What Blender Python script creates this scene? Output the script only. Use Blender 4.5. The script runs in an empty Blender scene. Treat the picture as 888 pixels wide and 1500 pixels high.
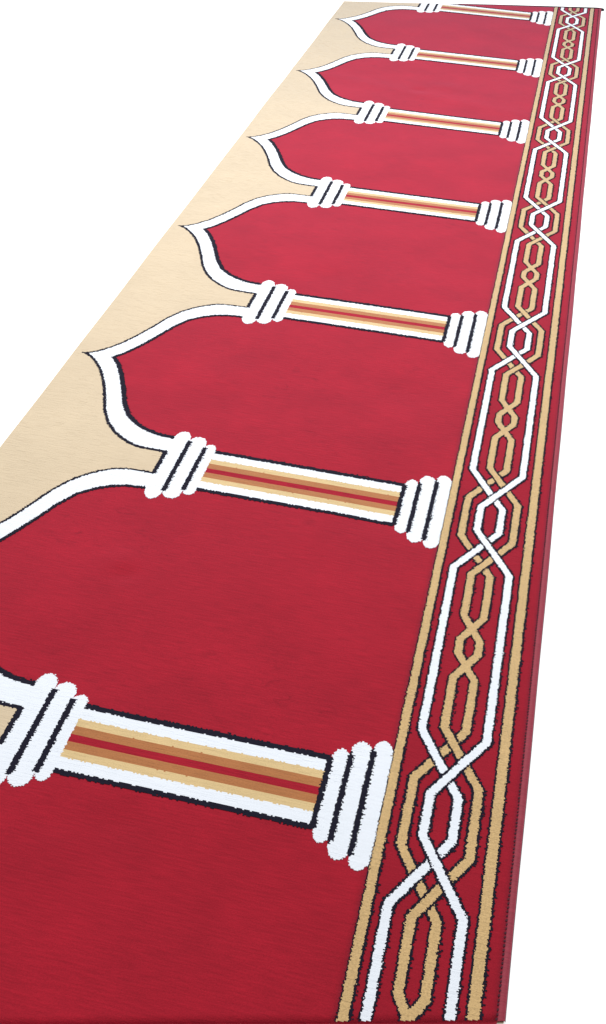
import bpy, math, random
import numpy as np
from mathutils import Matrix, Vector

random.seed(5)
rng = np.random.default_rng(11)
scene = bpy.context.scene
COL = scene.collection

# ------------------------------------------------------------------ carpet frame
# u runs across the carpet (0 near the border's centre, growing to the photo's left),
# v runs along it (one prayer niche = 1.0).  World x = -u*UU, y = v*VV  (metres).
VV = 0.77
ASP = 0.88903
UU = VV * ASP
PILE = 0.0105            # height of the red pile above the floor
EDGE_R, EDGE_L = -0.1872, 1.5725
BORDER_U = 0.1385        # where the field meets the border


def v_near(u): return -0.397 - 0.2343 * (u + 0.1844)
def v_far(u): return 6.3530 - 0.2343 * (u + 0.2036) - 0.0035 * np.maximum(0, np.asarray(u) - 0.55) * 9


def relief(x, y):
    """gentle waves of a runner that was rolled up before (metres)"""
    x = np.asarray(x, float); y = np.asarray(y, float)
    z = 0.0011 * np.sin(y * 5.1 + 1.3 * np.sin(x * 1.9 + .6)) * (0.45 + 0.55 * np.sin(x * 2.3 + y * .8 + 1.0))
    z += 0.0007 * np.sin(y * 11.7 - x * 4.3 + 1.7 * np.sin(y * 1.3))
    for (bx, by, s, a) in ((-0.67, 0.405, .022, -.0030), (-0.69, 0.44, .035, .0022), (-0.48, -0.135, .035, -.0026), (-0.585, -0.16, .04, -.0018),
                           (-0.62, 0.05, .06, .0022), (-0.35, 0.62, .09, .0018), (-0.95, 0.50, .10, .0015), (-0.545, 3.40, .03, -.003),
                           (-0.45, 3.48, .05, .002), (-0.33, 1.75, .10, .0018), (-0.2, 0.3, .10, .0016), (-0.233, .70, .05, -.0016),
                           (-0.55, 1.74, .07, -.0016), (-0.30, -0.36, .08, .0022), (-0.7, 1.15, .08, .0016), (-0.25, 1.20, .07, -.0014)):
        z += a * np.exp(-((x - bx) ** 2 + ((y - by) * 1.1) ** 2) / (s * s))
    # one long diagonal ripple further down the runner
    z += 0.0012 * np.exp(-((y - 3.35 + .25 * (x + .5)) / .05) ** 2) * (x < 0)
    return z


# ------------------------------------------------------------------ materials
def pile_material(name, base, sheen=0.3, var=0.10, grain=1.0, rows=0.0, tint=(1, .93, .95, 1), grain_bump=.5, blotch=.07, brushed=0.0):
    m = bpy.data.materials.new(name); m.use_nodes = True
    nt = m.node_tree; N = nt.nodes; L = nt.links
    b = N['Principled BSDF']
    b.inputs['Roughness'].default_value = .92
    b.inputs['Specular IOR Level'].default_value = .12
    b.inputs['Sheen Weight'].default_value = sheen
    b.inputs['Sheen Roughness'].default_value = .45
    b.inputs['Sheen Tint'].default_value = tint
    tc = N.new('ShaderNodeTexCoord')
    # tuft grain
    n1 = N.new('ShaderNodeTexNoise'); n1.inputs['Scale'].default_value = 420 * grain
    n1.inputs['Detail'].default_value = 3; n1.inputs['Roughness'].default_value = .65
    L.new(tc.outputs['Object'], n1.inputs['Vector'])
    # soft blotches where the pile leans another way
    mp = N.new('ShaderNodeMapping'); mp.inputs['Scale'].default_value = (3.4, 4.6, 1)
    L.new(tc.outputs['Object'], mp.inputs['Vector'])
    n2 = N.new('ShaderNodeTexNoise'); n2.inputs['Scale'].default_value = 1.6
    n2.inputs['Detail'].default_value = 5; n2.inputs['Roughness'].default_value = .55
    L.new(mp.outputs['Vector'], n2.inputs['Vector'])
    # faint weft rows across the carpet
    mr = N.new('ShaderNodeMapping'); mr.inputs['Scale'].default_value = (24, 270, 1)
    L.new(tc.outputs['Object'], mr.inputs['Vector'])
    n3 = N.new('ShaderNodeTexNoise'); n3.inputs['Scale'].default_value = 1.0; n3.inputs['Detail'].default_value = 2
    L.new(mr.outputs['Vector'], n3.inputs['Vector'])

    def lin(src, lo, hi):
        r = N.new('ShaderNodeMapRange'); r.inputs['From Min'].default_value = .25; r.inputs['From Max'].default_value = .75
        r.inputs['To Min'].default_value = lo; r.inputs['To Max'].default_value = hi
        L.new(src, r.inputs['Value']); return r.outputs['Result']
    a = lin(n1.outputs['Fac'], 1 - var, 1 + var)
    c = lin(n2.outputs['Fac'], 1 - blotch, 1 + blotch)
    d = lin(n3.outputs['Fac'], 1 - rows, 1 + rows)
    m1 = N.new('ShaderNodeMath'); m1.operation = 'MULTIPLY'; L.new(a, m1.inputs[0]); L.new(c, m1.inputs[1])
    m2 = N.new('ShaderNodeMath'); m2.operation = 'MULTIPLY'; L.new(m1.outputs[0], m2.inputs[0]); L.new(d, m2.inputs[1])
    if brushed:
        # short strokes where feet or hands turned the pile, gathered in patches
        ms = N.new('ShaderNodeMapping'); ms.inputs['Scale'].default_value = (26, 48, 1); ms.inputs['Rotation'].default_value = (0, 0, .5)
        L.new(tc.outputs['Object'], ms.inputs['Vector'])
        n4 = N.new('ShaderNodeTexNoise'); n4.inputs['Scale'].default_value = 1.0; n4.inputs['Detail'].default_value = 6
        n4.inputs['Roughness'].default_value = .7; n4.inputs['Distortion'].default_value = .8
        L.new(ms.outputs['Vector'], n4.inputs['Vector'])
        r4 = N.new('ShaderNodeMapRange'); r4.inputs['From Min'].default_value = .56; r4.inputs['From Max'].default_value = .74
        L.new(n4.outputs['Fac'], r4.inputs['Value'])
        n5 = N.new('ShaderNodeTexNoise'); n5.inputs['Scale'].default_value = 3.1; n5.inputs['Detail'].default_value = 2
        L.new(tc.outputs['Object'], n5.inputs['Vector'])
        r5 = N.new('ShaderNodeMapRange'); r5.inputs['From Min'].default_value = .47; r5.inputs['From Max'].default_value = .64
        L.new(n5.outputs['Fac'], r5.inputs['Value'])
        m3 = N.new('ShaderNodeMath'); m3.operation = 'MULTIPLY'; L.new(r4.outputs[0], m3.inputs[0]); L.new(r5.outputs[0], m3.inputs[1])
        m4 = N.new('ShaderNodeMath'); m4.operation = 'MULTIPLY_ADD'; L.new(m3.outputs[0], m4.inputs[0])
        m4.inputs[1].default_value = -brushed; m4.inputs[2].default_value = 1.0
        m5 = N.new('ShaderNodeMath'); m5.operation = 'MULTIPLY'; L.new(m2.outputs[0], m5.inputs[0]); L.new(m4.outputs[0], m5.inputs[1])
        m2 = m5
    sc = N.new('ShaderNodeVectorMath'); sc.operation = 'SCALE'
    sc.inputs[0].default_value = base[:3]; L.new(m2.outputs[0], sc.inputs['Scale'])
    L.new(sc.outputs[0], b.inputs['Base Color'])
    bp = N.new('ShaderNodeBump'); bp.inputs['Strength'].default_value = grain_bump; bp.inputs['Distance'].default_value = .0012
    ad = N.new('ShaderNodeMath'); ad.operation = 'MULTIPLY_ADD'
    L.new(n3.outputs['Fac'], ad.inputs[0]); ad.inputs[1].default_value = .6; L.new(n1.outputs['Fac'], ad.inputs[2])
    L.new(ad.outputs[0], bp.inputs['Height'])
    L.new(bp.outputs['Normal'], b.inputs['Normal'])
    return m


M_RED = pile_material('red_pile', (.352, .0088, .0205), sheen=.55, var=.14, rows=.12, tint=(1, .40, .66, 1), blotch=.12, brushed=.30)
M_BORDER_RED = pile_material('border_red_pile_dimmed', (.312, .0085, .020), sheen=.50, var=.13, rows=.06, tint=(1, .33, .56, 1), blotch=.09)  # same red yarn as the field, colour lowered for the weaker light here
M_WHITE = pile_material('white_pile', (.83, .87, .935), sheen=.25, var=.035, rows=.02, tint=(1, 1, 1, 1), blotch=.02)
M_GOLD = pile_material('gold_pile', (.62, .415, .185), sheen=1.0, var=.24, grain=.8, rows=.05, tint=(.85, .92, 1, 1), grain_bump=.9)
M_BEIGE = pile_material('beige_pile', (.655, .52, .350), sheen=1.0, var=.05, rows=.03, tint=(.84, .92, 1, 1), blotch=.04)
M_TAN = pile_material('tan_pile', (.70, .51, .25), sheen=.95, var=.10, rows=.06, tint=(.85, .92, 1, 1))
M_BROWN = pile_material('brown_pile', (.43, .165, .055), sheen=.8, var=.14, rows=.08, tint=(.9, .85, .9, 1))
M_BLACK = pile_material('black_pile', (.010, .009, .020), sheen=.10, var=.3, rows=.1, tint=(.8, .85, 1, 1))


def binding_material():
    m = bpy.data.materials.new('binding_yarn'); m.use_nodes = True
    nt = m.node_tree; N = nt.nodes; L = nt.links; b = N['Principled BSDF']
    b.inputs['Roughness'].default_value = .7; b.inputs['Sheen Weight'].default_value = .3
    b.inputs['Sheen Tint'].default_value = (1, .5, .65, 1)
    tc = N.new('ShaderNodeTexCoord'); mp = N.new('ShaderNodeMapping'); mp.inputs['Scale'].default_value = (40, 520, 40)
    L.new(tc.outputs['Object'], mp.inputs['Vector'])
    n = N.new('ShaderNodeTexNoise'); n.inputs['Scale'].default_value = 1; n.inputs['Detail'].default_value = 3
    L.new(mp.outputs['Vector'], n.inputs['Vector'])
    r = N.new('ShaderNodeValToRGB')
    r.color_ramp.elements[0].position = .25; r.color_ramp.elements[0].color = (.22, .008, .024, 1)
    r.color_ramp.elements[1].position = .75; r.color_ramp.elements[1].color = (.33, .016, .042, 1)
    L.new(n.outputs['Fac'], r.inputs['Fac']); L.new(r.outputs['Color'], b.inputs['Base Color'])
    bp = N.new('ShaderNodeBump'); bp.inputs['Strength'].default_value = .6; bp.inputs['Distance'].default_value = .001
    L.new(n.outputs['Fac'], bp.inputs['Height']); L.new(bp.outputs['Normal'], b.inputs['Normal'])
    return m


def plain(name, colr, rough=.9, scale=60, var=.25):
    m = bpy.data.materials.new(name); m.use_nodes = True
    nt = m.node_tree; N = nt.nodes; L = nt.links; b = N['Principled BSDF']
    b.inputs['Roughness'].default_value = rough
    n = N.new('ShaderNodeTexNoise'); n.inputs['Scale'].default_value = scale; n.inputs['Detail'].default_value = 4
    r = N.new('ShaderNodeMapRange'); r.inputs['To Min'].default_value = 1 - var; r.inputs['To Max'].default_value = 1 + var
    s = N.new('ShaderNodeVectorMath'); s.operation = 'SCALE'; s.inputs[0].default_value = colr
    L.new(n.outputs['Fac'], r.inputs['Value']); L.new(r.outputs['Result'], s.inputs['Scale'])
    L.new(s.outputs[0], b.inputs['Base Color'])
    return m


M_BIND = binding_material()
M_STITCH = plain('stitch_thread', (.055, .006, .016), .9)
M_BACK = plain('jute_backing', (.30, .22, .15), .95, 300)
M_LIP_AND_SHADE = plain('backing_lip_and_edge_shade', (.012, .011, .016), .9, 200)


def floor_material():
    m = bpy.data.materials.new('self_lit_white_floor'); m.use_nodes = True
    nt = m.node_tree; N = nt.nodes; L = nt.links; b = N['Principled BSDF']
    b.inputs['Base Color'].default_value = (.80, .80, .80, 1)
    b.inputs['Roughness'].default_value = .9
    b.inputs['Specular IOR Level'].default_value = .1
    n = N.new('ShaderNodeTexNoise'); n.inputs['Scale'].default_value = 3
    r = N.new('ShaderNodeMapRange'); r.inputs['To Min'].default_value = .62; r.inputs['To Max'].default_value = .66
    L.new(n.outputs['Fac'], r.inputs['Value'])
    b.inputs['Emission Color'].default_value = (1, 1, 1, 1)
    L.new(r.outputs['Result'], b.inputs['Emission Strength'])  # floor glows by itself so it stays white under uneven light
    return m


# ------------------------------------------------------------------ object helpers
def thing(name, label, category, loc=(0, 0, 0)):
    o = bpy.data.objects.new(name, None); COL.objects.link(o)
    o.location = loc; o['label'] = label; o['category'] = category
    return o


def mesh_object(name, verts, quads, mats, parent=None, mat_index=None, smooth=False):
    verts = np.asarray(verts, np.float32).reshape(-1, 3); quads = np.asarray(quads, np.int32).reshape(-1, 4)
    me = bpy.data.meshes.new(name)
    me.vertices.add(len(verts)); me.vertices.foreach_set('co', verts.ravel())
    me.loops.add(quads.size); me.loops.foreach_set('vertex_index', quads.ravel())
    me.polygons.add(len(quads))
    me.polygons.foreach_set('loop_start', np.arange(0, quads.size, 4, dtype=np.int32))
    try:
        me.polygons.foreach_set('loop_total', np.full(len(quads), 4, np.int32))
    except Exception:
        pass
    for m in mats: me.materials.append(m)
    if mat_index is not None: me.polygons.foreach_set('material_index', np.asarray(mat_index, np.int32))
    me.polygons.foreach_set('use_smooth', np.full(len(quads), smooth, bool))
    me.update(calc_edges=True); me.validate()
    o = bpy.data.objects.new(name, me); COL.objects.link(o)
    if parent: o.parent = parent
    return o


# ------------------------------------------------------------------ the woven pattern
ROWS = 400                        # weft rows per niche
DU = 0.0015                       # yarn pitch across
V0, V1 = -0.95, 6.45
nrow = int(round((V1 - V0) * ROWS)); U0, U1 = EDGE_R + .018, EDGE_L
ncol = int(round((U1 - U0) / DU)); DU = (U1 - U0) / ncol
vc = V0 + (np.arange(nrow) + .5) / ROWS
uc = U0 + (np.arange(ncol) + .5) * DU

# ragged weaving: sample the drawing at jittered places
row_blocks = rng.normal(0, 1, (nrow, ncol // 9 + 2))
col_idx = (np.arange(ncol)[None, :] + rng.integers(0, 9, (nrow, 1))) // 9
ju = np.take_along_axis(row_blocks, np.minimum(col_idx, row_blocks.shape[1] - 1), 1) * 0.0011
jv = np.repeat(rng.normal(0, 1, (nrow, ncol // 3 + 1)), 3, 1)[:, :ncol] * (0.42 / ROWS)
slow = np.cumsum(rng.normal(0, 1, (nrow, 1)), 0); k = np.ones(60) / 60
slow = (slow[:, 0] - np.convolve(np.pad(slow[:, 0], 30, 'edge'), k, 'same')[30:30 + nrow])[:, None]
slow = np.clip(slow, -6, 6) * .00010
U = uc[None, :] + ju + slow
W = vc[:, None] + jv
tooth = np.abs(rng.normal(0, 1, (nrow, ncol // 7 + 2)))
tooth = np.take_along_axis(tooth, np.minimum((np.arange(ncol)[None, :] + rng.integers(0, 7, (nrow, 1))) // 7, tooth.shape[1] - 1), 1)
tooth = np.minimum(tooth ** 1.5, 3.0) * 0.0021
nidx = np.round(W).astype(int)
Vp = W - nidx                      # -0.5 .. 0.5 around each column
Vn = (W % 1.0)                     # 0 .. 1 from one column to the next

PART = np.zeros((nrow, ncol), np.int16)      # 0 = bare red pile
COLR = np.zeros((nrow, ncol), np.int8)
WHITE, GOLD, BEIGE, TAN, BROWN, BLACK, RED = 1, 2, 3, 4, 5, 6, 7
MATS = {WHITE: M_WHITE, GOLD: M_GOLD, BEIGE: M_BEIGE, TAN: M_TAN, BROWN: M_BROWN, BLACK: M_BLACK, RED: M_RED}
P_SPAN, P_STRIPE_A, P_STRIPE_B, P_WHITE, P_GOLD, P_ARCH, P_SHAFT, P_CAP, P_BASE = 1, 2, 3, 4, 5, 100, 200, 300, 400


def paint(mask, part, colr):
    PART[mask] = part[mask] if isinstance(part, np.ndarray) else part
    COLR[mask] = colr


def interp(u, pts):
    a = np.array(pts); return np.interp(u, a[:, 0], a[:, 1])


# --- arches.  half arch drawn as v distance from the column axis against u
outer = [(1.0555, .0555), (1.12, .0565), (1.15, .0585), (1.18, .0665), (1.21, .0820), (1.25, .109), (1.29, .150), (1.325, .206),
         (1.358, .282), (1.375, .318), (1.392, .352), (1.43, .416), (1.47, .463), (1.50, .489), (1.5235, .5), (1.53, .53)]
inner = [(1.04, .118), (1.08, .1195), (1.12, .124), (1.165, .138), (1.205, .159), (1.25, .1955), (1.29, .2575), (1.325, .333),
         (1.36, .402), (1.397, .462), (1.431, .5), (1.44, .515)]


def dist_poly(pts, uu, vv):
    d = np.full(uu.shape, 9.)
    for (a, b), (c, e) in zip(pts[:-1], pts[1:]):
        ax, cx = a * ASP, c * ASP; dx, dy = cx - ax, e - b
        t = np.clip(((uu * ASP - ax) * dx + (vv - b) * dy) / (dx * dx + dy * dy), 0, 1)
        d = np.minimum(d, np.hypot(uu * ASP - ax - t * dx, vv - b - t * dy))
    return d


cs = np.nonzero(uc > 0.985)[0][0]
Ua, Va = U[:, cs:], np.abs(Vp[:, cs:])
lower = Vp[:, cs:] > 0            # far side of each column = the half arch with the heavier black line
nn = nidx[:, cs:]
arch_id = (np.floor(W[:, cs:]).astype(int) + 10 + P_ARCH)
o_v, i_v = interp(Ua, outer), interp(Ua, inner)
o_v = np.where(Ua > 1.5235, .6, o_v)
i_v2 = np.where(Ua > 1.431, .6, i_v)
beige = (Va < o_v) & (Ua > 1.0555)
beige |= (Ua > 1.5235)
band = (~beige) & (Va < i_v2) & (Ua > 1.03)
d_out = dist_poly(outer[:-1], Ua, Va); d_in = dist_poly(inner[:-1], Ua, Va)
P, C_ = PART[:, cs:], COLR[:, cs:]
P[beige] = P_SPAN; C_[beige] = BEIGE
m = band; P[m] = arch_id[m]; C_[m] = WHITE
T = tooth[:, cs:]
w_in = np.where(lower, .0145, .0090) + T * np.where(lower, .6, .3)
w_out = np.where(lower, .0085, .0062)
m = (~beige) & (~band) & (d_in < w_in) & (Ua > 1.03); P[m] = arch_id[m]; C_[m] = BLACK
m = (d_out < w_out + T * .3) & beige & (Ua > 1.053); P[m] = arch_id[m]; C_[m] = BLACK
m = (d_out < .0016) & band; P[m] = arch_id[m]; C_[m] = BLACK
# thin black barb where the outer line runs out at the tip
m = (np.abs(np.abs(Vn[:, cs:] - .5)) < .0035) & (Ua > 1.515) & (Ua < 1.541); P[m] = arch_id[m]; C_[m] = BLACK

# --- columns
Ui, Vi = U, Vp
av = np.abs(Vi)
sh = nidx + 10 + P_SHAFT; cp = nidx + 10 + P_CAP; bs = nidx + 10 + P_BASE
inner_u = (Ui > .283) & (Ui < .925)
paint(inner_u & (Vi < .0980 + tooth * .3) & (Vi > -.0955), sh, BLACK)
calm = np.abs(vc[:, None] + jv * .35 + .0 * U - nidx)
paint(inner_u & (calm < .0835), sh, WHITE)
paint(inner_u & (calm < .0535), sh, TAN)
paint(inner_u & (calm < .0330), sh, BROWN)
paint(inner_u & (calm < .0100), sh, RED)


def ring(u0, u1, apex, shoulder, pid, apex_at=.5):
    """one white moulding: a bar across the column with rounded ends"""
    t = (Ui - u0) / (u1 - u0)
    s = np.where(t < apex_at, t / apex_at, (1 - t) / (1 - apex_at))
    s = np.clip(s, 0, 1)
    lim = shoulder + (apex - shoulder) * np.sqrt(np.clip(1 - (1 - s) ** 2, 0, 1))
    paint((t > 0) & (t < 1) & (av < lim), pid, WHITE)


def bar(u0, u1, h, pid):
    m = (Ui > u0 - .0030 - tooth * .9) & (Ui < u1 + .0024) & (av < h)
    paint(m, pid, BLACK)


# base, beside the border
ring(.2385, .2790, .1210, .094, bs)
ring(.1865, .2385, .1505, .118, bs, .52)
ring(.1392, .1865, .1640, .134, bs, .58)
bar(.2790, .2872, .0915, bs)
bar(.2330, .2408, .1105, bs)
bar(.1820, .1900, .1330, bs)
paint((np.abs(Ui - .2370) < .0022) & (av < .119) & (av > .10), bs, BLACK)
paint((np.abs(Ui - .1862) < .0022) & (av < .139) & (av > .12), bs, BLACK)
# capital, under the arch
ring(.904, .9430, .1215, .098, cp)
ring(.9430, 1.000, .1490, .118, cp)
ring(1.000, 1.0545, .1645, .124, cp)
bar(.9375, .9470, .1045, cp)
bar(.9955, 1.0050, .1240, cp)
bar(1.0535, 1.0615, .0555, cp)

# --- border
UB = 0.0025                        # its centre line


cb = np.nonzero(uc > 0.145)[0][0]
Ub, Vb, Nb, Tb = U[:, :cb] - UB, Vp[:, :cb], nidx[:, :cb], tooth[:, :cb]
Pb, Cb = PART[:, :cb], COLR[:, :cb]


def seg_dist(p, q, uu, vv):
    ax, ay, bx, by = p[0] * ASP, p[1], q[0] * ASP, q[1]; dx, dy = bx - ax, by - ay
    t = np.clip(((uu * ASP - ax) * dx + (vv - ay) * dy) / (dx * dx + dy * dy), 0, 1)
    return np.hypot(uu * ASP - ax - t * dx, vv - ay - t * dy)


def strand(pts, half, colr, pid):
    """a length of interlaced ribbon with its black outline; painted over whatever it crosses"""
    core = np.full(Ub.shape, 9.); edge = core.copy(); edge2 = core.copy()
    for off in (-1, 0, 1):
        for p, q in zip(pts[:-1], pts[1:]):
            p2, q2 = (p[0], p[1] + off), (q[0], q[1] + off)
            if max(p2[1], q2[1]) < -.56 or min(p2[1], q2[1]) > .56: continue
            core = np.minimum(core, seg_dist(p2, q2, Ub, Vb))
            edge = np.minimum(edge, seg_dist(p2, q2, Ub + Tb, Vb))
            edge2 = np.minimum(edge2, seg_dist(p2, q2, Ub - Tb[::-1] * .45, Vb))
    black = np.where(np.abs(Vb) < .235, .0052, .0040)
    e = (core < half + black) | (edge < half + black * .8) | (edge2 < half + black * .8)
    Pb[e] = pid; Cb[e] = BLACK
    c = core < half
    Pb[c] = pid; Cb[c] = colr


HW, HG = .0088, .0089
KX, KV = .0330, .0530              # small white hexagon of the knot
WX, WV = .0800, .2190              # where the white strand runs straight
GX, GV = .0768, .0850              # outer gold hexagon
LX, LV = .0272, .2375              # gold chain
CX = 0.0


def pt(s, x, v): return (s * x, v)


def cut(p, q, t0, t1):
    return [(p[0] + (q[0] - p[0]) * t0, p[1] + (q[1] - p[1]) * t0), (p[0] + (q[0] - p[0]) * t1, p[1] + (q[1] - p[1]) * t1)]


# gold chain between the knots (strands fuse where they cross)
SX, SV = .0262, .0225
chain = []
for s in (1, -1):
    chain.append([(s * LX, LV - .002), (s * LX, .3935), (-s * SX, .5 - SV), (-s * SX, .5 + SV), (s * LX, 1 - .3935), (s * LX, 1 - LV + .002)])
# black first for both, then the gold of both
core = np.full(Ub.shape, 9.); edge = core.copy()
for c in chain:
    for off in (-1, 0):
        for p, q in zip(c[:-1], c[1:]):
            core = np.minimum(core, seg_dist((p[0], p[1] + off), (q[0], q[1] + off), Ub, Vb))
            edge = np.minimum(edge, seg_dist((p[0], p[1] + off), (q[0], q[1] + off), Ub + Tb, Vb))
e = (core < HG + .0038) | (edge < HG + .0036); Pb[e] = P_GOLD; Cb[e] = BLACK
c = core < HG; Pb[c] = P_GOLD; Cb[c] = GOLD
# the knot: each strand runs right through it, painted from the lowest to the topmost
strand([(-LX, LV), (GX, GV), (GX, -GV), (-LX, -LV)], HG, GOLD, P_GOLD)
strand([(LX, LV), (-GX, GV), (-GX, -GV), (LX, -LV)], HG, GOLD, P_GOLD)
for s in (1, -1):
    c = np.full(Ub.shape, 9.)
    for off in (-1, 0, 1):
        for h in (1, -1):
            c = np.minimum(c, seg_dist((s * LX, h * LV + off), (s * LX, h * (LV + .03) + off), Ub, Vb))
    m = c < HG; Pb[m] = P_GOLD; Cb[m] = GOLD
strand([(WX, .56), (WX, WV), (-KX, KV), (-KX, -KV), (WX, -WV), (WX, -.56)], HW, WHITE, P_WHITE)
strand([(-WX, .56), (-WX, WV), (KX, KV), (KX, -KV), (-WX, -WV), (-WX, -.56)], HW, WHITE, P_WHITE)

# gold stripes either side of the border
for pid, u0, u1 in ((P_STRIPE_A, .1165, .1368), (P_STRIPE_B, -.1338, -.1108)):
    full = (U > u0 - .0046 - tooth * .7) & (U < u1 + .0030)
    if pid == P_STRIPE_B: full |= (U > u1) & (U < u1 + .0046)
    free = (PART == 0) | (PART >= 400) & (U < u1 + .0026)
    paint(full & free, pid, BLACK)
    paint((U > u0) & (U < u1), pid, GOLD)

# keep only what lies on the carpet
uu = uc[None, :] + 0 * vc[:, None]; vv = vc[:, None] + 0 * uc[None, :]
off_carpet = (vv < v_near(uu) + .003) | (vv > v_far(uu) - .006)
PART[off_carpet] = 0
# selvage keeps a plain red strip
KEY = PART.astype(np.int32) * 8 + COLR
KEY[PART == 0] = 0

# ------------------------------------------------------------------ runs -> tufted strips
LIFT = {WHITE: .0011, GOLD: .0012, BEIGE: .0009, TAN: .0010, BROWN: .0010, BLACK: .0009, RED: .0008}
r_i, c_i = np.nonzero(np.concatenate([np.ones((nrow, 1), bool), KEY[:, 1:] != KEY[:, :-1]], 1))
starts = r_i * ncol + c_i
ends = np.append(starts[1:], nrow * ncol)
keys = KEY.ravel()[starts]
keep = keys > 0
starts, ends, keys = starts[keep], ends[keep], keys[keep]
# split long runs so that they follow the relief
S, E_, K = [starts], [ends], [keys]
MAXR = 20
ln = ends - starts
reps = (ln + MAXR - 1) // MAXR
idx = np.repeat(np.arange(len(starts)), reps)
pos = np.arange(len(idx)) - np.repeat(np.cumsum(reps) - reps, reps)
S = starts[idx] + (ln[idx] * pos) // reps[idx]
E_ = starts[idx] + (ln[idx] * (pos + 1)) // reps[idx]
K = keys[idx]
row = S // ncol; c0 = S % ncol; c1 = c0 + (E_ - S)
ua, ub = U0 + c0 * DU, U0 + c1 * DU
va, vb = V0 + row / ROWS, V0 + (row + 1) / ROWS
part_of, colr_of = K // 8, K % 8
lift = np.array([0] + [LIFT[i] for i in range(1, 8)])[colr_of] + rng.normal(0, .00006, len(K))


def build_part(name, mask, parent):
    ii = np.nonzero(mask)[0]
    if len(ii) == 0: return None
    n = len(ii)
    xs = np.stack([-ub[ii], -ua[ii], -ua[ii], -ub[ii]], 1) * UU
    ys = np.stack([va[ii], va[ii], vb[ii], vb[ii]], 1) * VV
    zb = PILE + relief(xs, ys)
    top = np.stack([xs, ys, zb + lift[ii][:, None]], -1)
    bot = np.stack([xs, ys, zb - .0006], -1)
    verts = np.concatenate([top, bot], 1).reshape(-1, 3)
    base = (np.arange(n) * 8)[:, None]
    q = np.array([[0, 1, 2, 3], [0, 4, 5, 1], [1, 5, 6, 2], [2, 6, 7, 3], [3, 7, 4, 0]])
    quads = (base[:, :, None] + q[None]).reshape(-1, 4)
    cols = sorted(set(colr_of[ii].tolist()))
    mi = np.repeat(np.searchsorted(cols, colr_of[ii]), 5)
    return mesh_object(name, verts, quads, [MATS[c] for c in cols], parent, mi)


# ------------------------------------------------------------------ the carpet
carpet = thing('carpet', 'long red prayer carpet with white arches, striped columns and a gold and white braided border', 'carpet',
               (0, 0, 0))


def sheet(name, ulo, uhi, mat, du=.018, dv=.018):
    nu = max(2, int((uhi - ulo) / du)); us = np.linspace(ulo, uhi, nu + 1)
    nv = 380
    t = np.linspace(0, 1, nv + 1)[:, None]
    u2 = us[None, :] + 0 * t
    v2 = v_near(u2) * (1 - t) + v_far(u2) * t
    x, y = -u2 * UU, v2 * VV
    z = PILE + relief(x, y)
    ids = np.arange((nv + 1) * (nu + 1)).reshape(nv + 1, nu + 1)
    verts = np.stack([x, y, z], -1).reshape(-1, 3)
    q = np.stack([ids[:-1, 1:], ids[:-1, :-1], ids[1:, :-1], ids[1:, 1:]], -1).reshape(-1, 4)
    # rim that goes down to the floor
    rim = np.concatenate([ids[0, :], ids[1:, -1], ids[-1, -2::-1], ids[-2:0:-1, 0]])
    low = verts[rim].copy(); low[:, 2] = .0015
    b = len(verts); k = np.arange(len(rim)); k2 = np.roll(k, -1)
    q2 = np.stack([rim, rim[k2], b + k2, b + k], 1)
    return mesh_object(name, np.concatenate([verts, low]), np.concatenate([q, q2]), [mat], carpet, smooth=True)


field = sheet('field', BORDER_U, EDGE_L, M_RED)
border = sheet('border', EDGE_R + .0175, BORDER_U, M_BORDER_RED, du=.015)

o = build_part('spandrel', part_of == P_SPAN, carpet)
o['label'] = 'beige ground behind the arch tips'
build_part('inner_stripe', part_of == P_STRIPE_A, border)
build_part('outer_stripe', part_of == P_STRIPE_B, border)
build_part('white_braid', part_of == P_WHITE, border)
build_part('gold_braid', part_of == P_GOLD, border)
for n in range(-2, 8):
    build_part('arch', part_of == P_ARCH + n + 10, carpet)
    s = build_part('column', part_of == P_SHAFT + n + 10, carpet)
    if s is None: continue
    build_part('capital', part_of == P_CAP + n + 10, s)
    build_part('base', part_of == P_BASE + n + 10, s)

# whipped edge: a rounded cord of yarn turned over the side, with its line of stitches
ny = 2600
ti = np.linspace(0, 1, ny + 1)
prof = [(-.1690, -.0005), (-.1697, .0008), (-.1720, .0016), (-.1770, .0019), (-.1820, .0013), (-.1852, -.0004), (-.1862, -.0022), (-.1874, -.0088)]
pu = np.array([p[0] for p in prof]); pz = np.array([p[1] for p in prof])
u2 = pu[None, :] + 0 * ti[:, None]
v2 = v_near(u2) * (1 - ti[:, None]) + v_far(u2) * ti[:, None]
wob = 0.0004 * np.sin(ti * 61)[:, None] + 0.0005 * np.sin(ti * 23 + 1)[:, None]
x = -(u2 + wob * (np.arange(len(prof)) > 3)) * UU; y = v2 * VV
z = PILE + relief(x, y) + pz[None, :] + .00022 * np.where(np.arange(ny + 1) % 2, 1, -1)[:, None] + rng.normal(0, .00006, x.shape)
ids = np.arange(x.size).reshape(x.shape)
q = np.stack([ids[:-1, :-1], ids[:-1, 1:], ids[1:, 1:], ids[1:, :-1]], -1).reshape(-1, 4)
binding = mesh_object('binding', np.stack([x, y, z], -1), q, [M_BIND, M_LIP_AND_SHADE], carpet, np.tile(np.array([0] * (len(prof) - 3) + [1] * 2), ny), smooth=True)  # outer side of the cord takes a dark colour in place of shade
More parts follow.
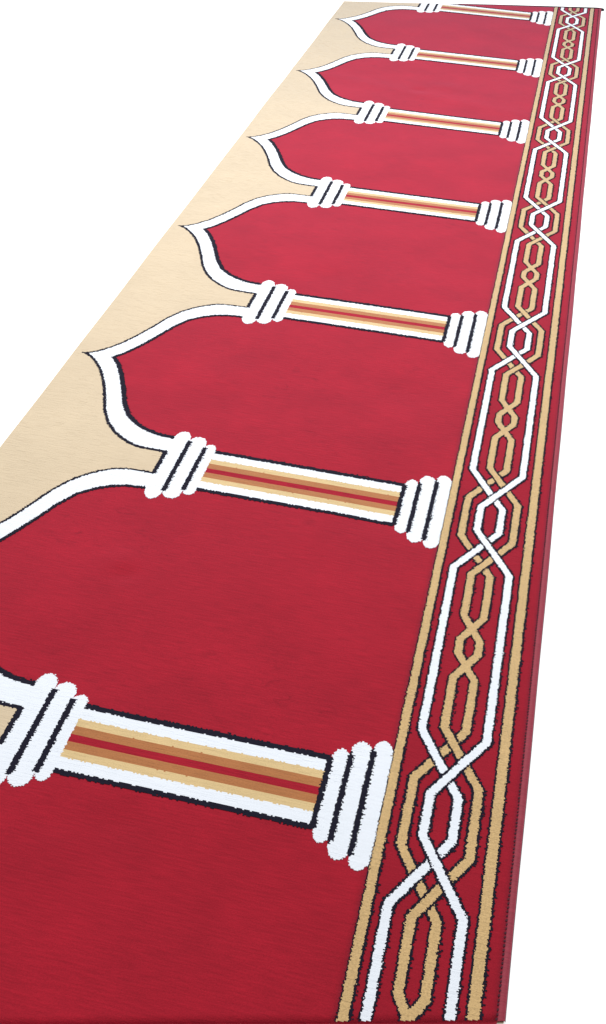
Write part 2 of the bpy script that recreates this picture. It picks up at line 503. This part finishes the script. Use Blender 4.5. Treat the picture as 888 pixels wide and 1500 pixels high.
# stitches
vs = np.arange(v_near(-.1684) + .004, v_far(-.1684) - .01, .0090)
vs = vs + rng.normal(0, .0004, len(vs)); us = -.1684 + rng.normal(0, .00045, len(vs))
hu, hv = .0019 + rng.normal(0, .0002, len(vs)), .0024 + rng.normal(0, .0003, len(vs))
X = np.stack([-(us + hu), -(us - hu), -(us - hu), -(us + hu)], 1) * UU
Y = np.stack([vs - hv, vs - hv * .6, vs + hv, vs + hv * .6], 1) * VV
Z = PILE + relief(X, Y) + .0013
top = np.stack([X, Y, Z], -1); bot = top.copy(); bot[..., 2] -= .0012
vv_ = np.concatenate([top, bot], 1).reshape(-1, 3)
qq = np.array([[0, 1, 2, 3], [0, 4, 5, 1], [1, 5, 6, 2], [2, 6, 7, 3], [3, 7, 4, 0]])
mesh_object('stitching', vv_, ((np.arange(len(vs)) * 8)[:, None, None] + qq[None]).reshape(-1, 4), [M_STITCH], binding)


# backing under the pile and the dark lip that shows at the far cut end
def slab(name, corners, z0, z1, mat, parent):
    n = len(corners); vs_ = [(-u * UU, v * VV, z1) for u, v in corners] + [(-u * UU, v * VV, z0) for u, v in corners]
    me = bpy.data.meshes.new(name)
    faces = [tuple(range(n))[::-1], tuple(range(n, 2 * n))] + [(i, (i + 1) % n, n + (i + 1) % n, n + i) for i in range(n)]
    me.from_pydata(vs_, [], faces); me.materials.append(mat); me.update()
    o = bpy.data.objects.new(name, me); COL.objects.link(o); o.parent = parent; return o


a, b = EDGE_R + .004, EDGE_L - .002
slab('backing', [(a, float(v_near(a)) + .003), (b, float(v_near(b)) + .003), (b, float(v_far(b)) - .003), (.55, float(v_far(.55)) - .003), (a, float(v_far(a)) - .003)],
     .0003, .004, M_BACK, carpet)
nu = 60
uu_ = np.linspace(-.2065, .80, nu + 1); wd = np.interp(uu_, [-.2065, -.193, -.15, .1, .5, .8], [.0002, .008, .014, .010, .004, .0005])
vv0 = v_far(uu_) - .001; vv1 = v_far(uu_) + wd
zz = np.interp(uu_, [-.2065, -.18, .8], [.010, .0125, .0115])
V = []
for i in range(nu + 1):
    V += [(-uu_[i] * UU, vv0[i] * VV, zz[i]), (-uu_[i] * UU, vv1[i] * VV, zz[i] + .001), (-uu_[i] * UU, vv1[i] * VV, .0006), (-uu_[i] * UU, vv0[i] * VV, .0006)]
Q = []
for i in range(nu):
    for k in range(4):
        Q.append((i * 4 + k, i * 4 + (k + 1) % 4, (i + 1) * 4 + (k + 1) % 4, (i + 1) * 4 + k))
mesh_object('end_lip', V, Q, [M_LIP_AND_SHADE], carpet)

# ------------------------------------------------------------------ floor
me = bpy.data.meshes.new('floor')
me.from_pydata([(-60, -20, 0), (60, -20, 0), (60, 140, 0), (-60, 140, 0)], [], [(0, 1, 2, 3)])
me.materials.append(floor_material())
floor = bpy.data.objects.new('floor', me); COL.objects.link(floor); floor['kind'] = 'structure'

# ------------------------------------------------------------------ light
w = bpy.data.worlds.new('World'); scene.world = w; w.use_nodes = True
bg = w.node_tree.nodes['Background']; bg.inputs['Color'].default_value = (.95, .98, 1, 1); bg.inputs['Strength'].default_value = .535


def area(name, loc, target, size, power, colr):
    d = bpy.data.lights.new(name, 'AREA'); d.shape = 'DISK'; d.size = size; d.energy = power; d.color = colr
    o = bpy.data.objects.new(name, d); COL.objects.link(o); o.location = loc
    o.rotation_euler = (Vector(target) - Vector(loc)).to_track_quat('-Z', 'Y').to_euler()
    return o


area('added_overhead_light', (-.9, 3.3, 3.7), (-.5, 1.7, 0), 2.6, 178, (1, .99, .98))  # soft unseen lamp added overhead to brighten the middle and far carpet
area('weak_fill_light', (-1.6, 2.2, 2.6), (-.5, 1.2, 0), 1.2, 14, (1, .98, .96))  # weak unseen fill lamp from the upper left

# ------------------------------------------------------------------ camera (solved from the photo's perspective)
cam = bpy.data.cameras.new('camera'); co = bpy.data.objects.new('camera', cam); COL.objects.link(co)
R = Matrix(((0.9733167145762919, -0.1720565216116236, 0.1518259743829159),
            (0.22584417638968318, 0.6011977233021814, -0.7665218232295409),
            (0.04060764850713028, 0.7803575147758767, 0.6240137562710767)))
co.matrix_world = Matrix.Translation(Vector((-0.023708551, -1.127033216, 1.47659272 + PILE + .0009))) @ R.to_4x4()
cam.sensor_fit = 'VERTICAL'; cam.sensor_height = 24.0; cam.lens = 1666.07 / 1500 * 24.0
cam.clip_start = .05; cam.clip_end = 400
scene.camera = co

scene.view_settings.view_transform = 'Standard'; scene.view_settings.look = 'None'
scene.view_settings.exposure = 0; scene.view_settings.gamma = 1
